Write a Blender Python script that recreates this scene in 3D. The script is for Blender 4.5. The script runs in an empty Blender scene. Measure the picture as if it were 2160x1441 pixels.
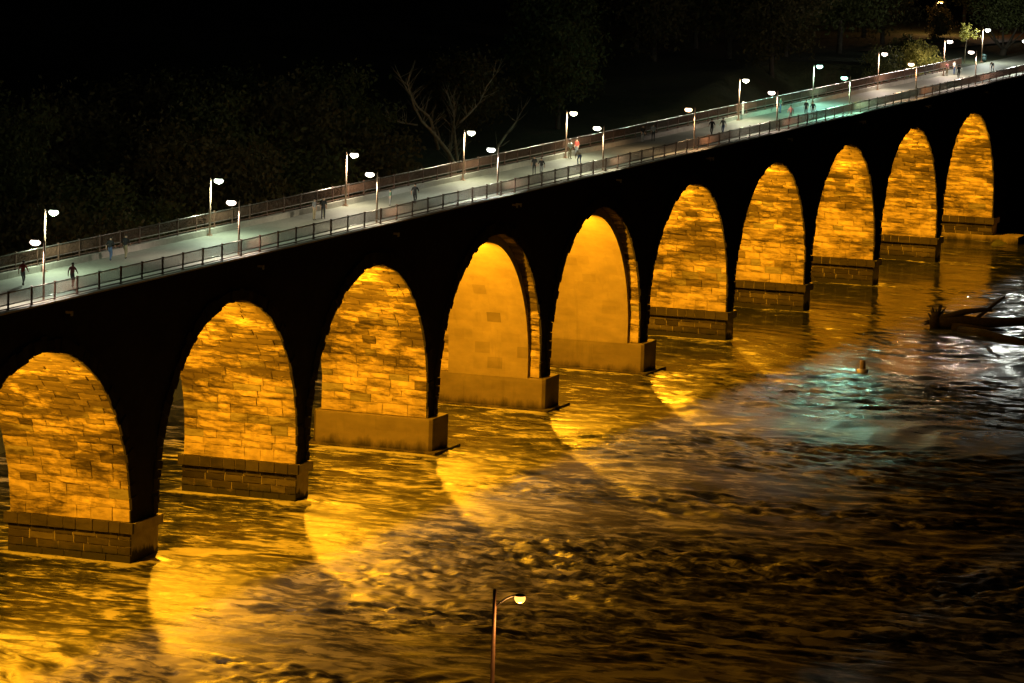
import bpy, math, random
import numpy as np
from mathutils import Matrix, Vector

random.seed(7)
RNG = np.random.default_rng(11)
SC = bpy.context.scene
COL = SC.collection

# ------------------------------------------------------------------ camera
cam_d = bpy.data.cameras.new('camera')
cam_d.sensor_width = 36.0
cam_d.lens = 150.14
cam_d.clip_start = 1.0
cam_d.clip_end = 6000.0
cam = bpy.data.objects.new('camera', cam_d)
COL.objects.link(cam)
cam.matrix_world = Matrix(((0.35033, 0.11380, -0.92969, -295.942),
                           (-0.93615, 0.07409, -0.34370, -126.668),
                           (0.02977, 0.99074, 0.13249, 55.915),
                           (0, 0, 0, 1)))
SC.camera = cam

# ------------------------------------------------------------------ world: night sky
w = bpy.data.worlds.new('World')
SC.world = w
w.use_nodes = True
nt = w.node_tree
sky = nt.nodes.new('ShaderNodeTexSky')
sky.sky_type = 'NISHITA'
sky.sun_disc = False
sky.sun_elevation = math.radians(-4.0)
sky.sun_rotation = math.radians(250.0)
bg = nt.nodes['Background']
bg.inputs[1].default_value = 0.05
nt.links.new(sky.outputs[0], bg.inputs[0])

# ------------------------------------------------------------------ exposure and render set-up
SC.view_settings.view_transform = 'Standard'
SC.view_settings.look = 'None'
SC.view_settings.exposure = 0.0
SC.view_settings.gamma = 1.0
SC.view_settings.use_curve_mapping = False
SC.render.engine = 'CYCLES'
cy = SC.cycles
cy.max_bounces = 5
cy.diffuse_bounces = 3
cy.glossy_bounces = 3
cy.transmission_bounces = 2
cy.caustics_reflective = False
cy.caustics_refractive = False
cy.sample_clamp_indirect = 4.0
cy.sample_clamp_direct = 0.0
cy.use_denoising = True
cy.use_light_tree = True

ARCH_W = 30000.0          # flood lamp under each arch
DECK_W = 2400.0            # lamp over the walkway


# ------------------------------------------------------------------ helpers
class MB:
    """collects polygons and links them as one mesh object"""
    def __init__(self):
        self.v, self.f, self.t, self.g = [], [], [], []

    def add(self, vs, fs, tint=1.0, grey=0.0):
        o = len(self.v)
        self.v += [tuple(p) for p in vs]
        for f in fs:
            self.f.append(tuple(i + o for i in f))
            self.t.append(tint)
            self.g.append(grey)

    def box(self, x0, x1, y0, y1, z0, z1, **k):
        self.add([(x0, y0, z0), (x1, y0, z0), (x1, y1, z0), (x0, y1, z0),
                  (x0, y0, z1), (x1, y0, z1), (x1, y1, z1), (x0, y1, z1)],
                 [(0, 3, 2, 1), (4, 5, 6, 7), (0, 1, 5, 4), (1, 2, 6, 5), (2, 3, 7, 6), (3, 0, 4, 7)], **k)

    def tube(self, pts, rad, n=8, cap=True, **k):
        pts = [Vector(p) for p in pts]
        rings = []
        up = Vector((0.13, 0.21, 0.97))
        for i, p in enumerate(pts):
            d = (pts[min(i + 1, len(pts) - 1)] - pts[max(i - 1, 0)]).normalized()
            a = d.cross(up)
            if a.length < 0.05:
                a = d.cross(Vector((1, 0, 0)))
            a.normalize()
            b = d.cross(a)
            r = rad[i] if hasattr(rad, '__len__') else rad
            rings.append([p + (a * math.cos(6.28318 * j / n) + b * math.sin(6.28318 * j / n)) * r for j in range(n)])
        vs = [q for r in rings for q in r]
        fs = []
        for i in range(len(pts) - 1):
            for j in range(n):
                fs.append((i * n + j, i * n + (j + 1) % n, (i + 1) * n + (j + 1) % n, (i + 1) * n + j))
        if cap:
            fs.append(tuple(range(n - 1, -1, -1)))
            fs.append(tuple(range((len(pts) - 1) * n, len(pts) * n)))
        self.add(vs, fs, **k)

    def ellipsoid(self, c, r, nu=12, nv=8, z0=-1.0, z1=1.0, **k):
        vs, fs = [], []
        a0, a1 = math.asin(z0), math.asin(z1)
        for i in range(nv + 1):
            a = a0 + (a1 - a0) * i / nv
            for j in range(nu):
                b = 6.28318 * j / nu
                vs.append((c[0] + r[0] * math.cos(a) * math.cos(b), c[1] + r[1] * math.cos(a) * math.sin(b), c[2] + r[2] * math.sin(a)))
        for i in range(nv):
            for j in range(nu):
                fs.append((i * nu + j, i * nu + (j + 1) % nu, (i + 1) * nu + (j + 1) % nu, (i + 1) * nu + j))
        fs.append(tuple(range(nu - 1, -1, -1)))
        fs.append(tuple(range(nv * nu, (nv + 1) * nu)))
        self.add(vs, fs, **k)

    def mesh(self, name, mat, smooth=False):
        me = bpy.data.meshes.new(name)
        me.from_pydata(self.v, [], self.f)
        me.materials.append(mat)
        for nm, arr in (('tint', self.t), ('grey', self.g)):
            at = me.attributes.new(nm, 'FLOAT', 'FACE')
            at.data.foreach_set('value', arr)
        if smooth:
            me.polygons.foreach_set('use_smooth', [True] * len(me.polygons))
        me.update()
        return me

    def build(self, name, mat, parent=None, smooth=False, loc=None):
        if loc is not None:
            self.v = [(p[0] - loc[0], p[1] - loc[1], p[2] - loc[2]) for p in self.v]
        return put(name, self.mesh(name, mat, smooth), parent, loc)


def put(name, me, parent=None, loc=None):
    o = bpy.data.objects.new(name, me)
    COL.objects.link(o)
    if parent is not None:
        o.parent = parent
    if loc is not None:
        o.location = loc
    return o


def np_mesh(name, v, f, mat, smooth=False, attrs=None):
    """v (n,3), f (m,k) arrays"""
    me = bpy.data.meshes.new(name)
    v = np.ascontiguousarray(v, dtype=np.float32)
    f = np.ascontiguousarray(f, dtype=np.int32)
    k = f.shape[1]
    me.vertices.add(len(v))
    me.vertices.foreach_set('co', v.ravel())
    me.loops.add(f.size)
    me.loops.foreach_set('vertex_index', f.ravel())
    me.polygons.add(len(f))
    me.polygons.foreach_set('loop_start', np.arange(0, f.size, k, dtype=np.int32))
    me.polygons.foreach_set('loop_total', np.full(len(f), k, dtype=np.int32))
    if smooth:
        me.polygons.foreach_set('use_smooth', np.ones(len(f), dtype=bool))
    for nm, dom, arr in (attrs or []):
        at = me.attributes.new(nm, 'FLOAT', dom)
        at.data.foreach_set('value', np.ascontiguousarray(arr, dtype=np.float32).ravel())
    me.materials.append(mat)
    me.update(calc_edges=True)
    me.validate()
    return me


def empty(name, loc, label=None, cat=None, group=None, rotz=0.0):
    o = bpy.data.objects.new(name, None)
    COL.objects.link(o)
    o.location = loc
    o.rotation_euler = (0, 0, rotz)
    o.empty_display_size = 0.5
    return tag(o, label, cat, group)


def tag(o, label=None, cat=None, group=None, kind=None):
    if label:
        o['label'] = label
    if cat:
        o['category'] = cat
    if group:
        o['group'] = group
    if kind:
        o['kind'] = kind
    return o


# ------------------------------------------------------------------ materials
def nodes(name):
    m = bpy.data.materials.new(name)
    m.use_nodes = True
    t = m.node_tree
    return m, t, t.nodes['Principled BSDF']


def N(t, kind, **kw):
    n = t.nodes.new(kind)
    for k, v in kw.items():
        if k.startswith('i_'):
            n.inputs[k[2:]].default_value = v
        else:
            setattr(n, k, v)
    return n


def noise(t, scale, detail=4.0, rough=0.55, stretch=(1, 1, 1), dist=0.0):
    g = N(t, 'ShaderNodeNewGeometry')
    mp = N(t, 'ShaderNodeMapping')
    mp.inputs['Scale'].default_value = stretch
    t.links.new(g.outputs['Position'], mp.inputs['Vector'])
    n = N(t, 'ShaderNodeTexNoise')
    n.inputs['Scale'].default_value = scale
    n.inputs['Detail'].default_value = detail
    n.inputs['Roughness'].default_value = rough
    n.inputs['Distortion'].default_value = dist
    t.links.new(mp.outputs[0], n.inputs['Vector'])
    return n.outputs['Fac']


def ramp(t, fac, stops):
    r = N(t, 'ShaderNodeValToRGB')
    e = r.color_ramp.elements
    while len(e) < len(stops):
        e.new(0.5)
    for i, (p, c) in enumerate(stops):
        e[i].position = p
        e[i].color = (c[0], c[1], c[2], 1) if hasattr(c, '__len__') else (c, c, c, 1)
    t.links.new(fac, r.inputs[0])
    return r.outputs[0]


def mix(t, fac, a, b, blend='MIX'):
    m = N(t, 'ShaderNodeMix', data_type='RGBA', blend_type=blend)
    for s, val in ((0, fac), (6, a), (7, b)):
        if isinstance(val, (int, float)):
            m.inputs[s].default_value = val
        elif isinstance(val, tuple):
            m.inputs[s].default_value = (*val, 1)
        else:
            t.links.new(val, m.inputs[s])
    return m.outputs[2]


def attr(t, name):
    return N(t, 'ShaderNodeAttribute', attribute_name=name).outputs['Fac']


def bump(t, b, h, strength, dist):
    n = N(t, 'ShaderNodeBump')
    n.inputs['Strength'].default_value = strength
    n.inputs['Distance'].default_value = dist
    t.links.new(h, n.inputs['Height'])
    t.links.new(n.outputs[0], b.inputs['Normal'])
    return n


def simple(name, col, rough=0.7, metal=0.0, var=0.25, scale=3.0, spec=0.4):
    m, t, b = nodes(name)
    n = noise(t, scale, 4)
    t.links.new(ramp(t, n, [(0.3, tuple(c * (1 - var) for c in col)), (0.7, tuple(min(1, c * (1 + var)) for c in col))]), b.inputs['Base Color'])
    b.inputs['Roughness'].default_value = rough
    b.inputs['Metallic'].default_value = metal
    b.inputs['Specular IOR Level'].default_value = spec
    return m


def emit(name, col, strength):
    m, t, b = nodes(name)
    b.inputs['Base Color'].default_value = (*col, 1)
    b.inputs['Emission Color'].default_value = (*col, 1)
    b.inputs['Emission Strength'].default_value = strength
    return m


def stone_mat(name, light, dark, stain, stain_at=(0.50, 0.66), spec=0.25):
    m, t, b = nodes(name)
    base = ramp(t, noise(t, 1.1, 6, 0.6), [(0.32, tuple(c * 0.72 for c in light)), (0.55, light), (0.75, tuple(min(1, c * 1.2) for c in light))])
    grey = mix(t, attr(t, 'grey'), base, dark)
    s1 = noise(t, 0.33, 7, 0.68, (1, 0.55, 1.7), 0.4)
    s2 = noise(t, 1.3, 7, 0.75, (1, 0.4, 2.2), 0.3)
    mm = N(t, 'ShaderNodeMath', operation='MULTIPLY_ADD')
    t.links.new(s2, mm.inputs[0])
    mm.inputs[1].default_value = 0.45
    m2 = N(t, 'ShaderNodeMath', operation='MULTIPLY')
    t.links.new(s1, m2.inputs[0])
    m2.inputs[1].default_value = 0.62
    t.links.new(m2.outputs[0], mm.inputs[2])
    gz = N(t, 'ShaderNodeNewGeometry')
    sz = N(t, 'ShaderNodeSeparateXYZ')
    t.links.new(gz.outputs['Position'], sz.inputs[0])
    hz = N(t, 'ShaderNodeMapRange')
    t.links.new(sz.outputs[2], hz.inputs[0])
    hz.inputs[1].default_value = 5.0
    hz.inputs[2].default_value = 12.0
    hz.inputs[3].default_value = -0.07
    hz.inputs[4].default_value = 0.04  # stain thickens upward; its colour also tones down the lamp's crown hot spot
    s3 = N(t, 'ShaderNodeMath', operation='ADD')
    t.links.new(mm.outputs[0], s3.inputs[0])
    t.links.new(hz.outputs[0], s3.inputs[1])
    f = ramp(t, s3.outputs[0], [(stain_at[0], 0.0), (stain_at[1], 1.0)])
    c = mix(t, f, grey, stain)
    tint = attr(t, 'tint')
    cc = N(t, 'ShaderNodeCombineColor')
    for i in range(3):
        t.links.new(tint, cc.inputs[i])
    c = mix(t, 1.0, c, cc.outputs[0], 'MULTIPLY')
    # old tide and splash mark close to the river
    g = N(t, 'ShaderNodeNewGeometry')
    sx = N(t, 'ShaderNodeSeparateXYZ')
    t.links.new(g.outputs['Position'], sx.inputs[0])
    wob = noise(t, 0.9, 5, 0.6, (1, 1, 0.4))
    ma = N(t, 'ShaderNodeMath', operation='MULTIPLY_ADD')
    t.links.new(wob, ma.inputs[0])
    ma.inputs[1].default_value = 2.2
    t.links.new(sx.outputs[2], ma.inputs[2])
    wet = ramp(t, ma.outputs[0], [(0.0, 1.0), (1.0, 1.0)])
    mr = N(t, 'ShaderNodeMapRange')
    t.links.new(ma.outputs[0], mr.inputs[0])
    mr.inputs[1].default_value = 1.75
    mr.inputs[2].default_value = 2.05
    mr.inputs[3].default_value = 1.0
    mr.inputs[4].default_value = 0.0
    c = mix(t, mr.outputs[0], c, (0.028, 0.027, 0.018))
    t.links.new(c, b.inputs['Base Color'])
    b.inputs['Roughness'].default_value = 0.85
    b.inputs['Specular IOR Level'].default_value = spec
    bump(t, b, noise(t, 5.0, 8, 0.65, (1, 1, 1.6)), 0.7, 0.06)
    return m


M_STONE = stone_mat('limestone', (0.46, 0.365, 0.21), (0.27, 0.25, 0.19), (0.07, 0.055, 0.034), (0.43, 0.57))
M_BASE = stone_mat('dark_base_stone', (0.055, 0.047, 0.033), (0.04, 0.035, 0.025), (0.022, 0.019, 0.013), (0.45, 0.6))
M_MORTAR = stone_mat('light_mortar', (0.42, 0.37, 0.28), (0.3, 0.28, 0.2), (0.16, 0.13, 0.09))
M_JOINT = stone_mat('dark_joint', (0.13, 0.11, 0.075), (0.1, 0.09, 0.07), (0.07, 0.06, 0.04))
M_WALL = stone_mat('shade_dark_face_stone', (0.018, 0.018, 0.016), (0.02, 0.019, 0.015), (0.012, 0.012, 0.01), spec=0.04)  # unlit near face: its shade is put into the stone colour

M_RING = stone_mat('ring_stone', (0.030, 0.028, 0.022), (0.03, 0.028, 0.022), (0.018, 0.017, 0.013), spec=0.04)  # ring stones darkened alike, shade of the unlit face in the colour


def concrete_mat(name, col):
    m, t, b = nodes(name)
    g = N(t, 'ShaderNodeNewGeometry')
    sx = N(t, 'ShaderNodeSeparateXYZ')
    t.links.new(g.outputs['Position'], sx.inputs[0])
    cx = N(t, 'ShaderNodeCombineXYZ')
    t.links.new(sx.outputs[1], cx.inputs[0])
    t.links.new(sx.outputs[2], cx.inputs[1])
    br = N(t, 'ShaderNodeTexBrick')
    br.inputs['Scale'].default_value = 1.0
    br.inputs['Brick Width'].default_value = 1.75
    br.inputs['Row Height'].default_value = 0.86
    br.inputs['Mortar Size'].default_value = 0.0
    br.inputs['Bias'].default_value = -0.35
    br.inputs['Color1'].default_value = (1, 1, 1, 1)
    br.inputs['Color2'].default_value = (0.80, 0.78, 0.74, 1)
    t.links.new(cx.outputs[0], br.inputs['Vector'])
    base = ramp(t, noise(t, 0.55, 7, 0.6, (1, 1, 2.2)), [(0.3, tuple(c * 0.82 for c in col)), (0.7, tuple(c * 1.12 for c in col))])
    c = mix(t, 0.8, base, br.outputs['Color'], 'MULTIPLY')
    streak = ramp(t, noise(t, 1.2, 6, 0.7, (1, 1, 0.12)), [(0.55, 0.0), (0.75, 0.6)])
    c = mix(t, streak, c, tuple(k * 0.6 for k in col))
    tint = attr(t, 'tint')
    cc = N(t, 'ShaderNodeCombineColor')
    for i in range(3):
        t.links.new(tint, cc.inputs[i])
    c = mix(t, 1.0, c, cc.outputs[0], 'MULTIPLY')
    wob = noise(t, 0.8, 6, 0.65, (1, 1, 0.35))
    ma = N(t, 'ShaderNodeMath', operation='MULTIPLY_ADD')
    t.links.new(wob, ma.inputs[0])
    ma.inputs[1].default_value = 2.4
    t.links.new(sx.outputs[2], ma.inputs[2])
    mr = N(t, 'ShaderNodeMapRange')
    t.links.new(ma.outputs[0], mr.inputs[0])
    mr.inputs[1].default_value = 1.35
    mr.inputs[2].default_value = 2.15
    mr.inputs[3].default_value = 1.0
    mr.inputs[4].default_value = 0.0
    c = mix(t, mr.outputs[0], c, (0.035, 0.03, 0.02))
    t.links.new(c, b.inputs['Base Color'])
    b.inputs['Roughness'].default_value = 0.8
    b.inputs['Specular IOR Level'].default_value = 0.25
    bump(t, b, noise(t, 2.5, 7, 0.6), 0.25, 0.03)
    return m


M_CONC = concrete_mat('pier_concrete', (0.25, 0.205, 0.14))


def deck_mat(name, col, scale=0.25):
    m, t, b = nodes(name)
    base = ramp(t, noise(t, scale, 8, 0.62, (0.5, 1, 1)), [(0.3, tuple(c * 0.7 for c in col)), (0.7, tuple(c * 1.15 for c in col))])
    fine = ramp(t, noise(t, 4.0, 6, 0.7), [(0.3, 0.8), (0.7, 1.1)])
    t.links.new(mix(t, 1.0, base, fine, 'MULTIPLY'), b.inputs['Base Color'])
    b.inputs['Roughness'].default_value = 0.65
    bump(t, b, noise(t, 9.0, 4), 0.2, 0.01)
    return m


M_DECK = deck_mat('walkway_concrete', (0.26, 0.27, 0.22))
M_CURB = deck_mat('curb_concrete', (0.42, 0.40, 0.34), 0.5)
M_RAIL = simple('dark_railing_paint', (0.13, 0.07, 0.045), 0.5, 0.0)
M_RAILTOP = simple('worn_rail_steel', (0.30, 0.27, 0.24), 0.30, 0.8)
M_POLE = simple('lamp_pole_paint', (0.36, 0.24, 0.17), 0.45, 0.1)
M_HOUSING = simple('lamp_housing', (0.05, 0.05, 0.05), 0.5, 0.3)
M_STEEL = simple('grey_steel', (0.4, 0.4, 0.38), 0.5, 0.5)
M_BARK = simple('pale_bark', (0.28, 0.24, 0.16), 0.9, 0, 0.35, 2.0)
M_DBARK = simple('dark_bark', (0.06, 0.05, 0.035), 0.9, 0, 0.35, 2.0)
M_WOOD = simple('wet_dead_wood', (0.008, 0.007, 0.006), 0.95, 0, 0.4, 3.0, 0.03)


def leaf_mat(name, c0, c1):
    m, t, b = nodes(name)
    t.links.new(ramp(t, noise(t, 0.8, 5, 0.7), [(0.3, c0), (0.7, c1)]), b.inputs['Base Color'])
    b.inputs['Roughness'].default_value = 0.6
    b.inputs['Specular IOR Level'].default_value = 0.2
    tr = N(t, 'ShaderNodeBsdfTranslucent')
    tr.inputs[0].default_value = (*c1, 1)
    ms = N(t, 'ShaderNodeMixShader')
    ms.inputs[0].default_value = 0.3
    out = t.nodes['Material Output']
    t.links.new(b.outputs[0], ms.inputs[1])
    t.links.new(tr.outputs[0], ms.inputs[2])
    t.links.new(ms.outputs[0], out.inputs[0])
    return m


M_LEAF = leaf_mat('dark_green_leaves', (0.055, 0.07, 0.022), (0.12, 0.135, 0.045))
M_LEAF2 = leaf_mat('brownish_autumn_leaves', (0.06, 0.056, 0.022), (0.12, 0.105, 0.04))
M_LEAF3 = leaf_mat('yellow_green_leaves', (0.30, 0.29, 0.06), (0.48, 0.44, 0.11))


def ground_mat():
    m, t, b = nodes('grass_and_soil')
    c = ramp(t, noise(t, 0.25, 8, 0.65), [(0.35, (0.03, 0.04, 0.014)), (0.55, (0.05, 0.06, 0.02)), (0.75, (0.08, 0.065, 0.035))])
    f = ramp(t, noise(t, 3.0, 5, 0.7), [(0.3, 0.6), (0.7, 1.2)])
    t.links.new(mix(t, 1.0, c, f, 'MULTIPLY'), b.inputs['Base Color'])
    b.inputs['Roughness'].default_value = 0.95
    bump(t, b, noise(t, 4.0, 6, 0.7), 0.8, 0.15)
    return m


M_GROUND = ground_mat()
M_ROAD = deck_mat('bare_dirt_road', (0.20, 0.13, 0.08), 0.3)


def water_mat():
    """silty river: pale froth and mud streaks in dark water, plus painted reach of arch light"""
    m, t, b = nodes('river_water')
    foam_light = attr(t, 'foam_light')
    n1 = noise(t, 0.42, 6, 0.62, (1.25, 0.5, 1), 1.1)
    n2 = noise(t, 1.5, 4, 0.65, (1.3, 0.6, 1), 0.6)
    ad = N(t, 'ShaderNodeMath', operation='MULTIPLY_ADD')
    t.links.new(n2, ad.inputs[0])
    ad.inputs[1].default_value = 0.55
    t.links.new(n1, ad.inputs[2])
    f2 = N(t, 'ShaderNodeMath', operation='MULTIPLY_ADD')
    t.links.new(foam_light, f2.inputs[0])
    f2.inputs[1].default_value = 0.42
    t.links.new(ad.outputs[0], f2.inputs[2])
    c = ramp(t, f2.outputs[0], [(0.68, (0.006, 0.008, 0.006)), (0.82, (0.045, 0.047, 0.036)), (0.90, (0.20, 0.195, 0.155)), (0.98, (0.48, 0.46, 0.38))])
    t.links.new(c, b.inputs['Base Color'])
    b.inputs['IOR'].default_value = 1.333
    r = N(t, 'ShaderNodeMapRange')
    t.links.new(f2.outputs[0], r.inputs[0])
    r.inputs[1].default_value = 0.65
    r.inputs[2].default_value = 1.1
    r.inputs[3].default_value = -0.01
    r.inputs[4].default_value = 0.22
    ra = N(t, 'ShaderNodeMath', operation='MULTIPLY_ADD')
    t.links.new(attr(t, 'turb'), ra.inputs[0])
    ra.inputs[1].default_value = 0.185
    t.links.new(r.outputs[0], ra.inputs[2])
    t.links.new(ra.outputs[0], b.inputs['Roughness'])
    tb = N(t, 'ShaderNodeMath', operation='MULTIPLY')
    t.links.new(ad.outputs[0], tb.inputs[0])
    t.links.new(attr(t, 'turb'), tb.inputs[1])
    bump(t, b, tb.outputs[0], 0.6, 0.07)
    return m


M_WATER = water_mat()

# ------------------------------------------------------------------ bridge dimensions (metres, X along the bridge, Y away from the camera)
SPAN, RAD, ZC = 24.7, 12.35, 4.5
WID = 9.4
Z_LEDGE, Z_WALLTOP, Z_DECK, Z_CURB = 3.0, 19.25, 19.55, 20.0
XL = {-1: -86.8, 0: -59.8, 1: -29.1}
TH = {k: 2.3 for k in range(-1, 11)}
TH[1] = 4.4
for k in range(2, 11):
    XL[k] = (k - 2) * 27.0
ARCHES = list(range(0, 11))
CONCRETE = (4, 5)
COLLAR = (3, 4, 5)
CORE = 0.14


R_ = {k: 12.35 for k in ARCHES}      # the first arch in view is a wider one
Z_ = {k: 4.5 for k in ARCHES}
R_[1], Z_[1] = 14.2, 2.45


def acx(k):
    return XL[k] - R_[k]


def wall_h(k):
    return max(0.0, Z_[k] - Z_LEDGE)


def ph_0(k):
    return math.asin(max(0.0, Z_LEDGE - Z_[k]) / R_[k])


# ------------------------------------------------------------------ ground
def sstep(a, b, x):
    u = np.clip((x - a) / (b - a), 0, 1)
    return u * u * (3 - 2 * u)


def gheight(x, y):
    ye = 30 - 20 * sstep(120, 225, x)
    cap = 12 + 7.45 * sstep(150, 236, x) + 25 * sstep(120, 900, y)
    h = np.clip((y - ye) * 0.75, -3, cap)
    h = np.where(y > -0.5, np.maximum(h, -3 + 22.45 * sstep(229, 238, x) + 25 * sstep(120, 900, y) * sstep(229, 238, x)), h)
    ys = -2.4 - 0.12 * np.maximum(x - 211, 0)
    hf = np.clip((y - ys) * 0.5 + (x - 222) * 0.05, -3, 0.5 + np.maximum(x - 222, 0) * 0.08)
    h = np.where((y <= -0.5) & (x > 205), np.maximum(-3, np.where(x > 211, hf, -3)), h)
    hn = np.clip((-94 - x) * 0.6, -3, 9)
    h = np.where((y <= -0.5) & (x < 0), hn, h)
    h = np.where((y > -0.5) & (x < -94), np.maximum(h, hn), h)
    bump_ = 0.25 * np.sin(x * 0.31 + 1.3 * np.sin(y * 0.17)) * np.cos(y * 0.27 + x * 0.05)
    return np.where(h > 0.3, h + bump_ * np.clip(h / 3, 0, 1) * np.where((x > 226) & (y < 45), 0.2, 1), h)


def make_ground():
    gx = np.concatenate([-np.geomspace(160, 3000, 24)[::-1], np.arange(-156, 196, 4.0), np.arange(196, 342, 1.5), np.geomspace(346, 4000, 34)])
    gy = np.concatenate([-np.geomspace(100, 3000, 24)[::-1], np.arange(-96, -12, 4.0), np.arange(-12, 40, 1.0), np.arange(40, 130, 3.0), np.geomspace(134, 4000, 40)])
    X, Y = np.meshgrid(gx, gy, indexing='ij')
    Z = gheight(X, Y)
    v = np.stack([X, Y, Z], -1).reshape(-1, 3)
    nx, ny = len(gx), len(gy)
    i = np.arange(nx * ny).reshape(nx, ny)
    f = np.stack([i[:-1, :-1], i[1:, :-1], i[1:, 1:], i[:-1, 1:]], -1).reshape(-1, 4)
    o = put('ground', np_mesh('ground', v, f, M_GROUND, True))
    tag(o, 'dark grassy river banks and park ground', kind='structure')


make_ground()


# ------------------------------------------------------------------ river
def spectral(nx, ny, dx, lx, ly, seed):
    """periodic gaussian noise, unit variance, correlation lengths lx, ly in metres"""
    r = np.random.default_rng(seed).standard_normal((nx, ny))
    kx = np.fft.fftfreq(nx, dx)[:, None] * 2 * np.pi
    ky = np.fft.fftfreq(ny, dx)[None, :] * 2 * np.pi
    k2 = (kx * lx) ** 2 + (ky * ly) ** 2
    flt = k2 ** 0.5 * np.exp(-k2 / 4)
    n = np.fft.ifft2(np.fft.fft2(r) * flt).real
    return n / n.std()


def sample(n, dx, x, y):
    nx, ny = n.shape
    u, v = x / dx, y / dx
    i, j = np.floor(u).astype(int), np.floor(v).astype(int)
    a, b = u - i, v - j
    i0, i1, j0, j1 = i % nx, (i + 1) % nx, j % ny, (j + 1) % ny
    return (n[i0, j0] * (1 - a) + n[i1, j0] * a) * (1 - b) + (n[i0, j1] * (1 - a) + n[i1, j1] * a) * b


def make_river():
    dx = 0.28
    x0, x1, y0, y1 = -104.0, 266.0, -84.0, 60.0
    gx = np.arange(x0, x1, dx)
    gy = np.arange(y0, y1, dx)
    X, Y = np.meshgrid(gx, gy, indexing='ij')
    d0 = 0.25
    A = spectral(1024, 512, d0, 1.0, 2.6, 1)
    B = spectral(1024, 512, d0, 0.40, 1.35, 2)
    C = spectral(1024, 512, d0, 0.26, 0.45, 3)
    D = spectral(512, 512, 0.9, 14.0, 22.0, 4)
    E = spectral(512, 512, 0.9, 6.0, 16.0, 5)
    wx = sample(D, 0.9, X, Y) * 3.2 + sample(E, 0.9, X + 31, Y) * 1.1
    wy = sample(D, 0.9, X + 120, Y + 77) * 3.0
    front = sstep(2, -10, Y)
    chop = 0.45 + 0.55 * front
    turb = 0.62 + 1.35 * sstep(150, 15, X + 0.2 * np.maximum(-Y, 0)) * sstep(3, -6, Y)
    chop_a = chop * np.minimum(turb, 1.25)
    chop = chop * turb * (1 + 0.7 * sstep(-24, -52, Y + 0.12 * (X - 40)))
    rip = np.clip(0.65 + 0.5 * sample(E, 0.9, X + 200, Y + 13), 0.15, 1.6)
    Z = 0.050 * sample(A, d0, X + wx, Y + wy) * chop_a
    Z += 0.026 * sample(B, d0, X + wx * 1.3 + 40, Y + wy) * chop * rip
    Z += 0.014 * sample(C, d0, X + wx + 11, Y + wy + 3) * chop * rip
    # standing waves and churned water round the piers
    foam_light = np.zeros_like(X)
    for k in range(0, 11):
        cxp = XL[k] + TH[k] / 2
        hw = TH[k] / 2 + (1.2 if k in COLLAR else 0.3)
        dxp = np.maximum(np.abs(X - cxp) - hw, 0)
        dyp = np.maximum(np.maximum(-0.4 - Y, Y - 9.8), 0)
        dd = np.hypot(dxp, dyp)
        Z += 0.16 * np.exp(-(dd / 1.1) ** 2)
        foam_light += 0.55 * np.exp(-(dd / 0.7) ** 2)
        wake = np.exp(-((X - cxp) / (2.0 + 0.09 * np.maximum(-Y, 0))) ** 2) * sstep(0.5, -2, Y) * np.exp(Y / 26)
        Z += 0.05 * wake * sample(C, d0, X * 0.9 + 60, Y * 0.8)
        foam_light += 0.4 * wake * np.clip(sample(B, d0, X + wx, Y * 0.6 + 9) * 0.5 + 0.2, 0, 1)
    st = sample(A, d0, X * 0.8 + wx + 300, Y * 0.6 + wy) * 0.55 + sample(B, d0, X * 0.9 + wx + 91, Y * 0.7 + wy) * 0.55
    st = np.clip((st - 0.35) * 0.85, 0, 1) * np.clip(0.5 + 0.55 * sample(D, 0.9, X + 44, Y + 200), 0, 1)
    left = 0.12 + 0.88 * sstep(120, 10, X + 0.9 * np.maximum(-Y, 0))
    light_reach = 0.16 * sstep(110, 0, X + 1.1 * np.maximum(-Y, 0)) * sstep(4, -4, Y) - 0.28 * sstep(60, 150, X + 1.6 * np.maximum(-Y - 8, 0))  # arch light's reach painted in: paler front left, darker lower right
    foam_light = np.clip(foam_light + 0.6 * st * left + light_reach, -0.4, 1)
    edge = np.clip(np.minimum.reduce([X - x0, x1 - X, Y - y0, y1 - Y]) / 6.0, 0, 1)
    Z *= edge
    nx, ny = X.shape
    v = np.stack([X, Y, Z], -1).reshape(-1, 3)
    i = np.arange(nx * ny).reshape(nx, ny)
    f = np.stack([i[:-1, :-1], i[1:, :-1], i[1:, 1:], i[:-1, 1:]], -1).reshape(-1, 4)
    # calm outer water, joined on at the same level
    xe, ye = gx[-1], gy[-1]
    o = [(-3000, -3000), (x0, -3000), (xe, -3000), (3000, -3000), (-3000, y0), (x0, y0), (xe, y0), (3000, y0),
         (-3000, ye), (x0, ye), (xe, ye), (3000, ye), (-3000, 3000), (x0, 3000), (xe, 3000), (3000, 3000)]
    ov = np.array([(a, b, 0) for a, b in o])
    n0 = len(v)
    of = []
    for a in range(3):
        for b in range(3):
            if (a, b) == (1, 1):
                continue
            of.append([b * 4 + a, b * 4 + a + 1, b * 4 + a + 5, b * 4 + a + 4])
    v = np.concatenate([v, ov])
    f = np.concatenate([f, np.array(of) + n0])
    fo = np.concatenate([foam_light.ravel(), np.zeros(16)])
    ob = put('river_water', np_mesh('river_water', v, f, M_WATER, True, [('foam_light', 'POINT', fo), ('turb', 'POINT', np.concatenate([turb.ravel(), np.full(16, 0.75)]))]))
    tag(ob, 'fast brown river with ripples glittering in the lamp light', kind='structure')


make_river()

# ------------------------------------------------------------------ the bridge
bridge = empty('stone_arch_bridge', (0, 0, 0), 'long stone arch bridge with amber lit arches crossing the river', 'bridge')
X_END = 330.0
GR_A0, GR_A1 = -118.0, X_END


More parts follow.
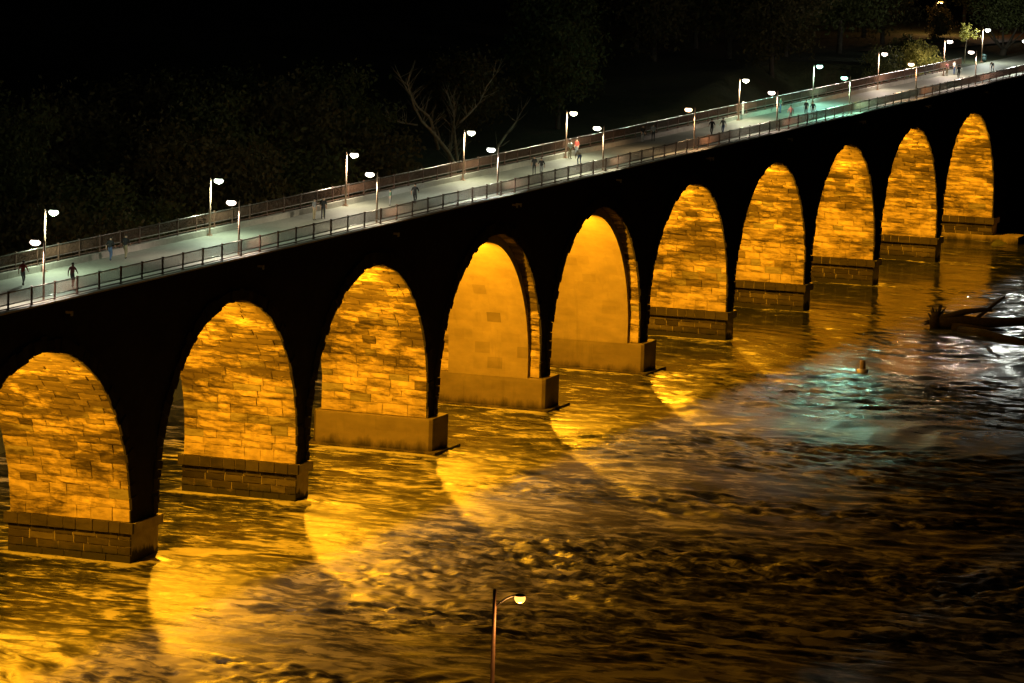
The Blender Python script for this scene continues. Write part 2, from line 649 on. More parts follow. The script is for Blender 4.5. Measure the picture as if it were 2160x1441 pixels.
def intr(k, d, ph):
    """point of the barrel of arch k, d metres inside the clear radius, ph from the right springing"""
    return acx(k) + (R_[k] - d) * math.cos(ph), Z_[k] + (R_[k] - d) * math.sin(ph)


def spandrel():
    b = MB()
    prof = []   # lower edge of the face from left to right
    prof.append((GR_A0, -2.0))
    prof.append((XL[-1] + TH[-1] - CORE, -2.0))
    for k in ARCHES:
        n = 56
        xa = XL[k - 1] + TH[k - 1] - CORE
        prof.append((xa, -2.0))
        for i in range(n + 1):
            prof.append(intr(k, -CORE, math.pi * (1 - i / n)))
        prof.append((XL[k] + CORE, -2.0))
        prof.append((XL[k] + TH[k] - CORE, -2.0))
    prof.append((X_END, -2.0))
    for (xa, za), (xb, zb) in zip(prof[:-1], prof[1:]):
        if xb - xa < 1e-5:
            continue
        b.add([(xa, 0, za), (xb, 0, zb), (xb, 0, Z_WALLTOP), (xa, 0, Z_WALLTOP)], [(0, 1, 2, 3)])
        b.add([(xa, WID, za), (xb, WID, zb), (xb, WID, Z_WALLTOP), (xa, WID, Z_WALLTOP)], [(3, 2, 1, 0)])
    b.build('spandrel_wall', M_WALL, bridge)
    return


spandrel()

pier = {}
barrel = {}
for k in [-1] + ARCHES:
    b = MB()
    x0, x1 = XL[k], XL[k] + TH[k]
    b.box(x0 - 0.05, x1 + 0.05, -0.06, WID + 0.06, -2.5, Z_LEDGE - 0.1)
    if k not in COLLAR:
        b.box(x0 - 0.26, x1 + 0.32, -0.32, WID + 0.32, 2.26, Z_LEDGE - 0.04)
    pier[k] = b.build('pier', M_MORTAR if k not in COLLAR else M_CONC, bridge)
for k in ARCHES:
    b = MB()
    n = 56
    pts = [(XL[k] + CORE, Z_LEDGE - 0.2)] + [intr(k, -CORE, math.pi * i / n) for i in range(n + 1)] + [(XL[k - 1] + TH[k - 1] - CORE, Z_LEDGE - 0.2)]
    for (xa, za), (xb, zb) in zip(pts[:-1], pts[1:]):
        b.add([(xa, 0.002, za), (xb, 0.002, zb), (xb, WID - 0.002, zb), (xa, WID - 0.002, za)], [(0, 1, 2, 3)], tint=1.0)
    barrel[k] = b.build('arch_barrel', M_JOINT, bridge)


# stones of the barrel: rows of rock faced blocks, from the ledge up and over the crown
def stone_block(k, s0, s1, y0, y1, rough, tint, grey, dout):
    nc, nr = 4, 3
    vs = []
    bulge, lean = random.uniform(0.3, 1.0), random.uniform(-0.05, 0.12)
    jit = lambda a: random.uniform(-a, a)
    for r in range(nr):
        for c in range(nc):
            s = s0 + (s1 - s0) * r / (nr - 1)
            y = y0 + (y1 - y0) * c / (nc - 1)
            edge = r in (0, nr - 1) or c in (0, nc - 1)
            d = dout - 0.03 + jit(0.006) if edge else dout + rough * bulge * random.uniform(0.75, 1.0)
            if edge and rough > 0:
                s += jit(0.014)
                y += jit(0.02)
            elif rough > 0:
                s += (jit(0.03) - 0.1 - lean) * (s1 - s0)
                y += jit(0.08) * (y1 - y0)
            vs.append((s, y, d))
    border = [(0, c) for c in range(nc)] + [(r, nc - 1) for r in range(1, nr)] + [(nr - 1, c) for c in range(nc - 2, -1, -1)] + [(r, 0) for r in range(nr - 2, 0, -1)]
    bi = [r * nc + c for r, c in border]
    n0 = len(vs)
    for i in bi:
        s, y, d = vs[i]
        vs.append((s, y, -CORE - 0.03))
    fs = []
    for r in range(nr - 1):
        for c in range(nc - 1):
            a = r * nc + c
            fs.append((a, a + 1, a + nc + 1, a + nc))
    m = len(bi)
    for i in range(m):
        fs.append((bi[i], n0 + i, n0 + (i + 1) % m, bi[(i + 1) % m]))
    out = []
    wall = wall_h(k)
    for s, y, d in vs:
        if s < wall:
            out.append((XL[k] - d, y, Z_LEDGE + s))
        else:
            x, z = intr(k, d, ph_0(k) + (s - wall) / R_[k])
            out.append((x, y, z))
    return out, fs, tint, grey


CAMP = np.array((-295.942, -126.668, 55.915))
blocks = []
for k in range(1, 11):
    total = wall_h(k) + R_[k] * math.radians(108)
    s = 0.0
    row = 0
    while s < total:
        h = random.uniform(0.50, 0.80) if row else 0.95
        if s > 12:
            h *= 0.85
        strips = [(0.0, WID)] if k not in CONCRETE else [(0.0, 1.15), (8.45, WID)]
        for ya, yb in strips:
            y = ya
            first = True
            while y < yb - 0.01:
                L = random.uniform(1.0, 2.3)
                if first and row % 2:
                    L *= 0.55
                if yb - (y + L) < 0.8:
                    L = yb - y
                e0, e1 = y, y + L
                if y == 0.0:
                    e0 -= random.uniform(-0.04, 0.10)
                rr = random.random()
                tint = random.uniform(0.82, 1.18)
                grey, rough = 0.0, random.choice([0.03, 0.05, 0.08, 0.13])
                if row == 0:
                    rough = 0.02
                    tint = random.uniform(1.0, 1.15)
                elif rr < 0.07:
                    grey, rough, tint = 1.0, 0.0, random.uniform(0.85, 1.05)
                elif rr < (0.34 if s > 7 and y < 4.5 else 0.2):
                    tint = random.uniform(0.28, 0.7)
                gap = 0.016
                blocks.append((k, s + gap, s + h - gap, e0 + gap, e1 - gap, rough, tint, grey, random.uniform(-0.03, 0.05) if grey == 0 else 0.02))
                y += L
                first = False
        s += h
        row += 1


def bsize(b):
    k, s0, s1, y0, y1 = b[:5]
    sm = (s0 + s1) / 2
    wall = wall_h(k)
    ph = ph_0(k) + max(0.0, (sm - wall) / R_[k])
    nrm = np.array((-math.cos(ph), 0, -math.sin(ph)))
    p = np.array((acx(k) + R_[k] * math.cos(ph), (y0 + y1) / 2, Z_[k] + R_[k] * math.sin(ph) if sm > wall else Z_LEDGE + sm))
    v = CAMP - p
    d = np.linalg.norm(v)
    return max(0.0, float(nrm @ v) / d) * (s1 - s0) * (y1 - y0) / d ** 2


blocks.sort(key=bsize, reverse=True)
rest = MB()
for i, bl in enumerate(blocks):
    vs, fs, ti, gr = stone_block(*bl)
    if i < 300:
        b = MB()
        b.add(vs, fs, ti, gr)
        c = np.mean(np.array(vs), 0)
        b.build('stone', M_STONE, barrel[bl[0]], loc=tuple(float(a) for a in c))
    else:
        rest.add(vs, fs, ti, gr)
# the left, camera-averted half of the barrels in plain courses belongs to the barrel mesh itself
ob = rest.build('stonework', M_STONE, bridge)
tag(ob, kind='stuff')

# ring stones on the near edge of each arch
ring = MB()
for k in ARCHES:
    ph = ph_0(k)
    while ph < math.pi:
        dp = random.uniform(0.045, 0.075)
        d_in = random.uniform(-0.03, 0.09) + (0.14 if ph > 1.7 else 0)
        yp = -random.uniform(0.05, 0.18)
        ro = -random.uniform(0.75, 1.15)
        g = 0.0022
        q = []
        for yy in (yp, 0.05):
            for dd in (d_in, ro):
                for pp in (ph + g, min(ph + dp, math.pi) - g):
                    x, z = intr(k, dd, pp)
                    q.append((x, yy, z))
        ring.add(q, [(0, 1, 3, 2), (4, 6, 7, 5), (0, 4, 5, 1), (2, 3, 7, 6), (0, 2, 6, 4), (1, 5, 7, 3)], random.uniform(0.7, 1.1), 0.0)
        ph += dp
    z = Z_LEDGE
    while z < Z_[k] - 0.1:
        h = random.uniform(0.5, 0.75)
        for xa, sg in ((XL[k], 1), (XL[k - 1] + TH[k - 1], -1)):
            e = random.uniform(-0.02, 0.08)
            a, c = xa - sg * e, xa + sg * random.uniform(0.6, 0.9)
            ring.box(min(a, c), max(a, c), -random.uniform(0.05, 0.14), 0.05, z + 0.02, min(z + h, Z_[k]) - 0.02, tint=random.uniform(0.7, 1.1))
        z += h
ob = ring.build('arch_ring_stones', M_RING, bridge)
tag(ob, kind='stuff')

# ledge and base courses
for k in range(1, 11):
    if k in COLLAR:
        continue
    x0 = XL[k]
    y = -0.36
    while y < WID + 0.3:
        L = random.uniform(0.85, 1.35)
        if WID + 0.36 - (y + L) < 0.5:
            L = WID + 0.36 - y
        b = MB()
        e = random.uniform(0.0, 0.03)
        b.box(x0 - 0.36 - e, x0 - 0.1, y + 0.03, y + L - 0.03, 2.24, Z_LEDGE - random.uniform(0, 0.02), tint=random.uniform(0.7, 1.15))
        b.build('ledge_stone', M_BASE, pier[k], loc=(x0 - 0.2, y + L / 2, 2.6))
        y += L
    z, row = 0.05, 0
    for h in (0.62, 0.58, 0.52, 0.42):
        y = -0.1
        first = True
        while y < WID:
            L = random.uniform(1.1, 2.0) * (0.6 if first and row % 2 else 1)
            if WID + 0.1 - (y + L) < 0.6:
                L = WID + 0.1 - y
            b = MB()
            e = random.uniform(0.0, 0.04)
            b.box(x0 - 0.11 - e, x0 + 0.05, y + 0.035, y + L - 0.035, z + 0.035, z + h - 0.035, tint=random.choice([0.7, 0.85, 1.0, 1.2, 1.7, 2.0]))
            b.build('base_stone', M_BASE, pier[k], loc=(x0 - 0.05, y + L / 2, z + h / 2))
            y += L
            first = False
        z += h
        row += 1

# rebuilt concrete footings and linings
for k in COLLAR:
    x0, x1 = XL[k], XL[k] + TH[k]
    b = MB()
    a0, a1, c0, c1 = x0 - 0.4, x1 + 1.3, -0.62, WID + 0.55
    ch = 0.25
    base = [(a0, c0 + ch), (a0 + ch, c0), (a1 - ch, c0), (a1, c0 + ch), (a1, c1 - ch), (a1 - ch, c1), (a0 + ch, c1), (a0, c1 - ch)]
    n = len(base)
    vs = [(x, y, -2.5) for x, y in base] + [(x, y, 2.86) for x, y in base] + \
         [((x - (a0 + a1) / 2) * 0.985 + (a0 + a1) / 2, (y - 4.7) * 0.992 + 4.7, 2.97) for x, y in base]
    fs = [tuple(range(2 * n, 3 * n))]
    for r in range(2):
        for i in range(n):
            j = (i + 1) % n
            fs.append((r * n + i, r * n + j, (r + 1) * n + j, (r + 1) * n + i))
    b.add(vs, fs)
    b.t = [0.72] * len(b.t)
    b.build('concrete_collar', M_CONC, pier[k])
    b = MB()
    b.box(a0 - 0.55, a1 + 1.3, c0 - 0.55, c1 + 0.5, -2.6, 0.30, tint=0.8)
    b.build('footing', M_CONC, pier[k])
b = MB()
b.box(XL[10] - 0.55, XL[10] + 3.4, -3.5, 10.2, -2.6, 0.85, tint=1.15)
b.build('footing', M_CONC, pier[10])

for k in CONCRETE:
    b = MB()
    n = 60
    inner, outer = [], []
    for i in range(n + 1):
        ph = math.pi * i / n
        d = 0.42 + 0.36 * math.sin(ph)
        inner.append(intr(k, d, ph))
        outer.append(intr(k, -CORE - 0.02, ph))
    xa = XL[k] - 0.42
    xb = XL[k - 1] + TH[k - 1] + 0.42
    inner = [(xa, 2.9)] + inner + [(xb, 2.9)]
    outer = [(XL[k] + 0.16, 2.9)] + outer + [(XL[k - 1] + TH[k - 1] - 0.16, 2.9)]
    y0, y1 = 1.0, 8.5
    m = len(inner)
    vs = [(x, y0, z) for x, z in inner] + [(x, y1, z) for x, z in inner] + [(x, y0, z) for x, z in outer] + [(x, y1, z) for x, z in outer]
    fs = []
    for i in range(m - 1):
        fs += [(i, i + 1, m + i + 1, m + i), (i, 2 * m + i, 2 * m + i + 1, i + 1), (m + i, m + i + 1, 3 * m + i + 1, 3 * m + i)]
    b.add(vs, fs)
    b.build('concrete_lining', M_CONC, barrel[k])

def patch(k, y0, y1, z0, z1, tint):
    b = MB()
    vs = []
    for z in (z0, (z0 + z1) / 2, z1):
        ph = math.asin(max(0.0, min(0.98, (z - Z_[k]) / (R_[k] - 0.5))))
        x, zz = intr(k, 0.42 + 0.36 * math.sin(ph) + 0.012, ph)
        if z < Z_[k]:
            x, zz = XL[k] - 0.432, z
        vs += [(x, y0, zz), (x, y1, zz)]
    b.add(vs, [(0, 1, 3, 2), (2, 3, 5, 4)], tint)
    b.build('concrete_patch', M_CONC, barrel[k])


for k, lst in ((4, ((3.4, 4.7, 7.8, 8.7, 0.62), (1.05, 2.0, 4.7, 5.7, 0.72), (4.6, 6.0, 4.9, 5.9, 0.8), (3.4, 4.8, 3.6, 4.6, 0.76), (4.4, 5.6, 10.4, 11.3, 0.84), (6.2, 7.9, 6.2, 7.0, 0.9))),
               (5, ((4.0, 5.3, 8.6, 9.4, 0.88), (2.2, 3.6, 5.6, 6.4, 0.9), (5.6, 7.2, 10.2, 11.0, 0.86), (6.3, 8.0, 5.2, 5.9, 0.92)))):
    for p_ in lst:
        patch(k, *p_)

# deck, curbs
b = MB()
b.box(GR_A0, 236.0, -0.12, 10.0, Z_WALLTOP, Z_DECK)
b.box(236.0, X_END, -0.12, 11.4, Z_WALLTOP, Z_DECK - 0.001)
b.build('deck', M_DECK, bridge)
for (y0, y1, xe, nm, zt) in ((-0.46, 0.30, X_END, 'curb', 20.05), (9.62, 10.1, 236.0, 'curb', Z_CURB)):
    b = MB()
    x = GR_A0
    while x < xe - 0.5:
        L = min(3.4, xe - x)
        b.box(x + 0.006, x + L - 0.006, y0, y1, Z_WALLTOP + 0.02 if y0 > 0 else 19.93, zt + random.uniform(-0.006, 0.006))
        x += L
    b.build(nm, M_CURB, bridge)

b = MB()
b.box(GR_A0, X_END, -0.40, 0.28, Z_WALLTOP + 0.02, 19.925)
b.build('cornice', M_WALL, bridge)  # curb front as a dark strip, its shade put into the colour

# railings
for (yr, xe) in ((0.02, X_END), (9.86, 236.0)):
    b = MB()
    x = GR_A0 + 0.06
    while x < xe - 0.06:
        q = 0.011
        b.add([(x - q, yr - q, 20.42), (x + q, yr - q, 20.42), (x + q, yr + q, 20.42), (x - q, yr + q, 20.42),
               (x - q, yr - q, 21.14), (x + q, yr - q, 21.14), (x + q, yr + q, 21.14), (x - q, yr + q, 21.14)],
              [(0, 1, 5, 4), (1, 2, 6, 5), (2, 3, 7, 6), (3, 0, 4, 7)])
        x += 0.11
    rail = b.build('railing', M_RAIL, bridge)
    b = MB()
    b.tube([(GR_A0, yr, 21.19), (xe, yr, 21.19)], 0.045, 10)
    b.build('top_rail', M_RAILTOP, rail, True)
    for z, nm in ((20.41, 'middle_rail'), (20.15, 'bottom_rail')):
        b = MB()
        b.box(GR_A0, xe, yr - 0.03, yr + 0.03, z - 0.035, z + 0.035)
        b.build(nm, M_RAILTOP if z > 20.3 else M_RAIL, rail)
    b = MB()
    b.box(-0.055, 0.055, -0.055, 0.055, 0, 1.24)
    b.box(-0.075, 0.075, -0.075, 0.075, 1.24, 1.285)
    b.box(-0.1, 0.1, -0.1, 0.1, 0.03, 0.075)
    pm = b.mesh('post', M_RAIL)
    x = -48.2 - 20 * 3.375
    i = 0
    while x < xe:
        if x > -62:
            put('post', pm, rail, (x, yr, Z_CURB + 0.005))
        x += 3.375

# flood lamps under the crowns
fl = MB()
fl.box(-0.28, 0.28, -0.2, 0.2, 0.0, 0.22)
fl.box(-0.75, 0.75, 0.36, 0.39, -0.42, 0.34)      # added unseen plate, keeps lamp light off trees behind the bridge
fl.box(-0.40, 0.40, -0.40, -0.37, -0.36, 0.34)      # smaller added plate, keeps lamp light off the outer water
fl.tube([(0, 0, 0.2), (0, 0, 1.6)], 0.05, 8)
FL_ME = fl.mesh('flood_lamp', M_HOUSING)
fe = MB()
fe.box(-0.22, 0.22, -0.15, 0.15, -0.02, 0.0)
M_SODIUM = emit('sodium_glass', (1.0, 0.45, 0.06), 40.0)
FE_ME = fe.mesh('lamp_glass', M_SODIUM)
for k in ARCHES:
    p = (acx(k) + 0.3, 4.6, 15.3)
    o = put('flood_lamp', FL_ME, barrel[k], p)
    put('lamp_glass', FE_ME, o)
    ld = bpy.data.lights.new('flood_light', 'POINT')
    ld.energy = ARCH_W
    ld.color = (1.0, 0.405, 0.010)
    ld.shadow_soft_size = 0.16
    lo = bpy.data.objects.new('flood_light', ld)
    COL.objects.link(lo)
    lo.location = (p[0], p[1], p[2] - 0.2)

# ------------------------------------------------------------------ walkway lamps
pole = MB()
pole.tube([(0, 0, 0.0), (0, 0, 4.46)], [0.085, 0.06], 12)
pole.tube([(0, 0, 4.44), (0, 0, 4.54)], [0.06, 0.02], 12)
POLE_ME = pole.mesh('pole', M_POLE, True)
bp = MB()
bp.box(-0.2, 0.2, -0.2, 0.2, 0.0, 0.05)
bp.box(-0.12, 0.12, -0.12, 0.12, 0.05, 0.16)
BASE_ME = bp.mesh('base_plate', M_POLE)
hd = MB()      # arm and hood reach along +Y
hd.tube([(0, 0.0, 4.36), (0, 0.42, 4.42)], 0.035, 8)
hd.ellipsoid((0, 0.68, 4.455), (0.18, 0.30, 0.09), 14, 6, 0.0, 1.0)
HEAD_ME = hd.mesh('lamp_head', M_HOUSING, True)
ln = MB()
ln.ellipsoid((0, 0.68, 4.30), (0.22, 0.38, 0.22), 14, 10, -1.0, 0.75)
LENS_ME = ln.mesh('lens', M_HOUSING, True)

LAMP_COL = {
    'greenish white': (0.82, 1.0, 0.72), 'pinkish white': (1.0, 0.80, 0.66), 'warm white': (1.0, 0.86, 0.62),
    'yellowish white': (1.0, 0.95, 0.66), 'white': (0.95, 1.0, 0.88), 'teal': (0.42, 1.0, 0.80),
    'orange': (1.0, 0.62, 0.32), 'pale teal': (0.42, 1.0, 0.68)}
LENS_M = {n: emit('lens_' + n.replace(' ', '_'), c, 6.0) for n, c in LAMP_COL.items()}
M_DEADLENS = simple('unlit_lens', (0.25, 0.25, 0.22), 0.3)
ORD = ['leftmost', 'second', 'third', 'fourth', 'fifth', 'sixth', 'seventh', 'eighth', 'ninth', 'tenth', 'eleventh', 'twelfth', 'thirteenth']
FAR = [(-24.3, 'greenish white'), (4.0, 'greenish white'), (31.2, 'warm white'), (58.3, 'yellowish white'), (85.3, 'yellowish white'),
       (139.9, 'yellowish white'), (167.7, 'teal'), (194.9, 'pinkish white'), (225.4, 'pinkish white'), (254.4, 'white')]
NEAR = [(-42.1, 'pinkish white'), (-10.4, 'pinkish white'), (16.3, 'warm white'), (43.4, 'white'), (70.6, 'yellowish white'),
        (97.3, 'orange'), (124.7, 'pinkish white'), (151.6, 'pale teal'), (179.2, 'orange'), (206.7, 'pinkish white'), (234.0, 'white')]


def bridge_lamp(x, y, face, colname, label, group, power=1.0, tilt=14.0, cone=142.0):
    t = empty('bridge_lamp', (x, y, Z_DECK), label, 'street lamp', group, 0.0 if face > 0 else math.pi)
    put('pole', POLE_ME, t)
    put('base_plate', BASE_ME, t)
    h = put('lamp_head', HEAD_ME, t)
    le = put('lens', LENS_ME, h)
    le.material_slots[0].link = 'OBJECT'
    if colname is None:
        le.material_slots[0].material = M_DEADLENS
        return t
    le.material_slots[0].material = LENS_M[colname]
    ld = bpy.data.lights.new('lamp_light', 'SPOT' if cone < 180 else 'POINT')      # cut-off lanterns and open ones
    ld.energy = DECK_W * power
    ld.color = LAMP_COL[colname]
    if cone < 180:
        ld.spot_size = math.radians(cone)
        ld.spot_blend = 0.55 if cone < 150 else 0.1
    ld.shadow_soft_size = 0.14
    lo = bpy.data.objects.new('lamp_light', ld)
    COL.objects.link(lo)
    lo.parent = t
    lo.location = (0, 0.68, 3.98)
    lo.rotation_euler = (math.radians(tilt), 0, 0)
    return t


for i, (x, c) in enumerate(FAR):
    side = 'far railing'
    lab = f'{ORD[i]} lamp post along the {side}' + (', counted from the left' if i else '') + (f', glowing {c}' if c else ', its light out')
    bridge_lamp(x, 9.42 if i < 9 else 11.9, -1, c, lab, 'lamp posts along the far railing', 0.9, 0.0, 180.0)
for i, (x, c) in enumerate(NEAR):
    lab = f'{ORD[i]} lamp post along the near railing' + (', counted from the left' if i else '') + f', glowing {c}'
    bridge_lamp(x, 0.52, 1, c, lab, 'lamp posts along the near railing', {6: 0.6, 7: 2.0, 8: 0.6, 9: 0.75, 10: 1.5}.get(i, 1.0), 7.0 if i < 6 else 0.0, 148.0 if i < 6 else (168.0 if i == 10 else 162.0))
# small brackets and drains that poke out below the near curb by each lamp
b = MB()
b.box(-0.06, 0.06, -0.24, 0.24, 0.05, 0.2)
b.box(-0.1, 0.1, -0.26, -0.16, -0.1, 0.22)
SPOUT_ME = b.mesh('drain_spout', M_STEEL)
for x, c in NEAR:
    for dx in ((2.2, 3.1) if int(x) % 2 else (2.2,)):
        put('drain_spout', SPOUT_ME, bridge, (x + dx, -0.3, 18.9))


# ------------------------------------------------------------------ other lamps
def tall_lamp(loc, top, arm, head_col, label, name, power, col, pole_r, base_z, pole_m=M_HOUSING):
    """cobra head street lamp; arm = (dx, dy) of the head from the pole"""
    t = empty(name, (loc[0], loc[1], base_z), label, 'street lamp')
    H = top - base_z
    b = MB()
    b.tube([(0, 0, 0), (0, 0, H)], [pole_r * 1.35, pole_r * 0.72], 12)
    b.build('pole', pole_m, t, True)
    b = MB()
    ax, ay = arm
    b.tube([(0, 0, H - 0.75), (ax * 0.45, ay * 0.45, H - 0.38), (ax * 0.8, ay * 0.8, H - 0.22), (ax, ay, H - 0.30)], [0.045, 0.04, 0.035, 0.035], 8)
    b.build('arm', M_STEEL, t, True)
    b = MB()
    b.ellipsoid((ax, ay, H - 0.26), (0.23, 0.23, 0.10), 14, 6, 0.0, 1.0)
    h = b.build('lamp_head', M_HOUSING, t, True)
    b = MB()
    b.ellipsoid((ax, ay, H - 0.36), (0.24, 0.24, 0.21), 14, 10, -1.0, 0.4)
    b.build('lens', head_col, h, True)
    ld = bpy.data.lights.new('lamp_light', 'POINT')
    ld.energy = power
    ld.color = col
    ld.shadow_soft_size = 0.12
    lo = bpy.data.objects.new('lamp_light', ld)
    COL.objects.link(lo)
    lo.parent = t
    lo.location = (ax, ay, H - 0.72)
    return t


M_ORANGE = emit('orange_sodium_lens', (1.0, 0.44, 0.08), 2.6)
tall_lamp((-130.3, -65.0), 21.75, (0.42, -0.98), M_ORANGE, 'tall street lamp with a bare pole and an orange light in the foreground', 'street_lamp', 260.0, (1.0, 0.42, 0.10), 0.105, 9.0, M_POLE)
tall_lamp((312.0, 33.6), 24.6, (0.1, -0.8), M_ORANGE, 'orange street lamp high among the trees of the far park', 'street_lamp', 2000.0, (1.0, 0.50, 0.16), 0.09, 19.3)
tall_lamp((306.0, 22.6), 24.3, (0.0, -0.5), LENS_M['white'], 'small white lamp far behind the trees at top right', 'street_lamp', 60.0, (0.9, 1.0, 0.95), 0.06, 19.3)

# ------------------------------------------------------------------ park at the end of the bridge
b = MB()
b.add([(262, 24.5, 19.66), (345, 14.2, 19.66), (347, 19.6, 19.66), (264, 31.5, 19.66)], [(0, 1, 2, 3)])
o = b.build('road', M_ROAD)
tag(o, 'bare brown track behind the park trees', kind='structure')
# litter bin
t = empty('litter_bin', (255.6, 11.9, 19.45), 'dark green litter bin beside the path at the bridge end', 'litter bin')
b = MB()
b.tube([(0, 0, 0), (0, 0, 0.85)], [0.30, 0.34], 16)
M_BIN = simple('bin_paint', (0.02, 0.05, 0.05), 0.5)
b.build('body', M_BIN, t, True)
b = MB()
b.tube([(0, 0, 0.85), (0, 0, 0.93)], [0.36, 0.36], 16)
b.ellipsoid((0, 0, 0.93), (0.34, 0.34, 0.22), 16, 5, 0.0, 1.0)
b.build('lid', M_BIN, t, True)
# white notice panel beside a far lamp
t = empty('notice_sign', (140.9, 9.3, Z_DECK), 'white notice panel standing by the far railing next to a lamp post', 'sign')
M_WHITE = simple('white_panel', (0.75, 0.74, 0.68), 0.5, 0, 0.08)
b = MB()
b.box(-0.04, 0.04, -0.03, 0.03, 0, 2.0)
b.build('post', M_STEEL, t)
b = MB()
b.box(-0.32, 0.32, -0.055, -0.035, 0.62, 1.98)
pn = b.build('panel', M_WHITE, t)
b = MB()
for i in range(6):
    xx = -0.2 + 0.1 * (i % 3)
    b.box(xx - 0.05, xx + 0.06, -0.062, -0.056, 1.65 - 0.3 * (i // 3) - 0.05 * (i % 2), 1.75 - 0.3 * (i // 3))
b.build('print', simple('faded_print', (0.18, 0.14, 0.1), 0.8), pn)


# ------------------------------------------------------------------ trees
def leaf_cloud(seed, clumps, per, r, size, squash=0.8, hollow=0.45):
    g = np.random.default_rng(seed)
    d = g.standard_normal((clumps, 3))
    d /= np.linalg.norm(d, axis=1, keepdims=True)
    rad = hollow + (1 - hollow) * g.random((clumps, 1)) ** 0.6
    lob = 1 + 0.22 * np.sin(3 * np.arctan2(d[:, 1:2], d[:, 0:1]) + seed) + 0.18 * np.sin(5 * d[:, 2:3] + seed * 2)
    c = d * rad * r * lob
    c[:, 2] *= squash
    cs = r * (0.10 + 0.13 * g.random((clumps, 1)))
    p = np.repeat(c, per, 0) + np.repeat(cs, per, 0) * g.standard_normal((clumps * per, 3)) * (1, 1, 0.75)
    n = len(p)
    u = g.standard_normal((n, 3))
    u /= np.linalg.norm(u, axis=1, keepdims=True)
    w_ = np.cross(u, g.standard_normal((n, 3)))
    w_ /= np.linalg.norm(w_, axis=1, keepdims=True)
    s = size * (0.6 + 0.8 * g.random((n, 1)))
    v = np.stack([p - u * s, p + w_ * s * 0.5, p + u * s, p - w_ * s * 0.5], 1).reshape(-1, 3)
    f = np.arange(4 * n).reshape(n, 4)
    return v, f


TREE_V = []
for i, mat in enumerate((M_LEAF, M_LEAF, M_LEAF2, M_LEAF2)):
    v, f = leaf_cloud(20 + i, 150, 42, 4.6, 0.24, 0.95, 0.35)
    v[:, 2] += 6.6
    cm = np_mesh('crown', v, f, mat)
    g = random.Random(i)
    b = MB()
    b.tube([(0, 0, -1.0), (0.1, 0.05, 2.0), (0.0, 0.2, 5.0), (0.15, 0.1, 9.5)], [0.36, 0.27, 0.19, 0.05], 8)
    for j in range(7):
        a = j * 0.9 + g.random()
        z = 3.2 + 0.75 * j
        L = 3.4 - 0.22 * j
        b.tube([(0.05, 0.1, z), (math.cos(a) * L * 0.5, math.sin(a) * L * 0.5, z + 1.2), (math.cos(a) * L, math.sin(a) * L, z + 2.9)], [0.12, 0.075, 0.025], 6)
    TREE_V.append((cm, b.mesh('trunk', M_DBARK, True)))


def tree(x, y, s, var, label, group, rz=None, sz=None):
    z = float(gheight(np.array([x]), np.array([y]))[0])
    t = empty('tree', (x, y, z - 0.1), label, 'tree', group, random.uniform(0, 6.28) if rz is None else rz)
    t.scale = (s, s, s * (sz or random.uniform(0.9, 1.2)))
    put('trunk', TREE_V[var][1], t)
    put('crown', TREE_V[var][0], t)
    return t


LEFT = [(46, 40), (57, 36), (66, 44), (74, 38), (83, 46), (90, 38), (99, 44), (107, 38), (116, 47), (52, 52), (70, 55), (90, 57), (108, 60), (126, 62), (34, 37), (160, 50), (178, 44), (196, 52)]
for i, (x, y) in enumerate(LEFT):
    tree(x + random.uniform(-1.5, 1.5), y + random.uniform(-1.5, 1.5), random.uniform(0.95, 1.2), i % 4,
         'dark leafy tree on the unlit river bank behind the bridge', 'trees on the far river bank')
RIGHT = [(226, 48), (236, 41), (246, 37), (258, 33), (240, 56), (254, 52), (268, 42), (272, 60), (232, 34), (284, 50), (262, 70), (296, 40), (284, 34), (320, 44), (338, 36), (302, 58), (330, 62), (350, 50)]
for i, (x, y) in enumerate(RIGHT):
    tree(x + random.uniform(-1, 1), y + random.uniform(-1, 1), random.uniform(0.95, 1.3), (i + 2) % 4,
         'dim autumn tree in the wood beyond the bridge end', 'trees of the far park')

# bushes lit by the last lamps of the far railing
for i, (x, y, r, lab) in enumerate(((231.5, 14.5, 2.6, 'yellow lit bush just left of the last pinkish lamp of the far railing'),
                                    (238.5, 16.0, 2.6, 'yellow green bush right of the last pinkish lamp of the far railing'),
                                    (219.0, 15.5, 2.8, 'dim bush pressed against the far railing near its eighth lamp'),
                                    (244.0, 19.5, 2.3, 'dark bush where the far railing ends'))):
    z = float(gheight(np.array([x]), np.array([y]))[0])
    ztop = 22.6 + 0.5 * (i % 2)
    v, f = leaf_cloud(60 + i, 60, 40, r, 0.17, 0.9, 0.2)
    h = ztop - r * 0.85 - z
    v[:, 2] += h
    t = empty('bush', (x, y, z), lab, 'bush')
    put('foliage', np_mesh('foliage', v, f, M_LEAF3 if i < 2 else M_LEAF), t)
    b = MB()
    for j in range(5):
        a = j * 1.3
        b.tube([(0, 0, -0.3), (math.cos(a) * 0.5, math.sin(a) * 0.5, h * 0.5), (math.cos(a) * r * 0.5, math.sin(a) * r * 0.5, h + 0.3)], [0.09, 0.06, 0.02], 6)
    b.build('stem', M_DBARK, t, True)

t = empty('bush', (305.0, 31.0, 19.3), 'dim bush hiding the pole of the orange street lamp', 'bush')
v, f = leaf_cloud(77, 60, 40, 2.2, 0.2, 0.95, 0.2)
v[:, 2] += 2.2
put('foliage', np_mesh('foliage', v, f, M_LEAF2), t)

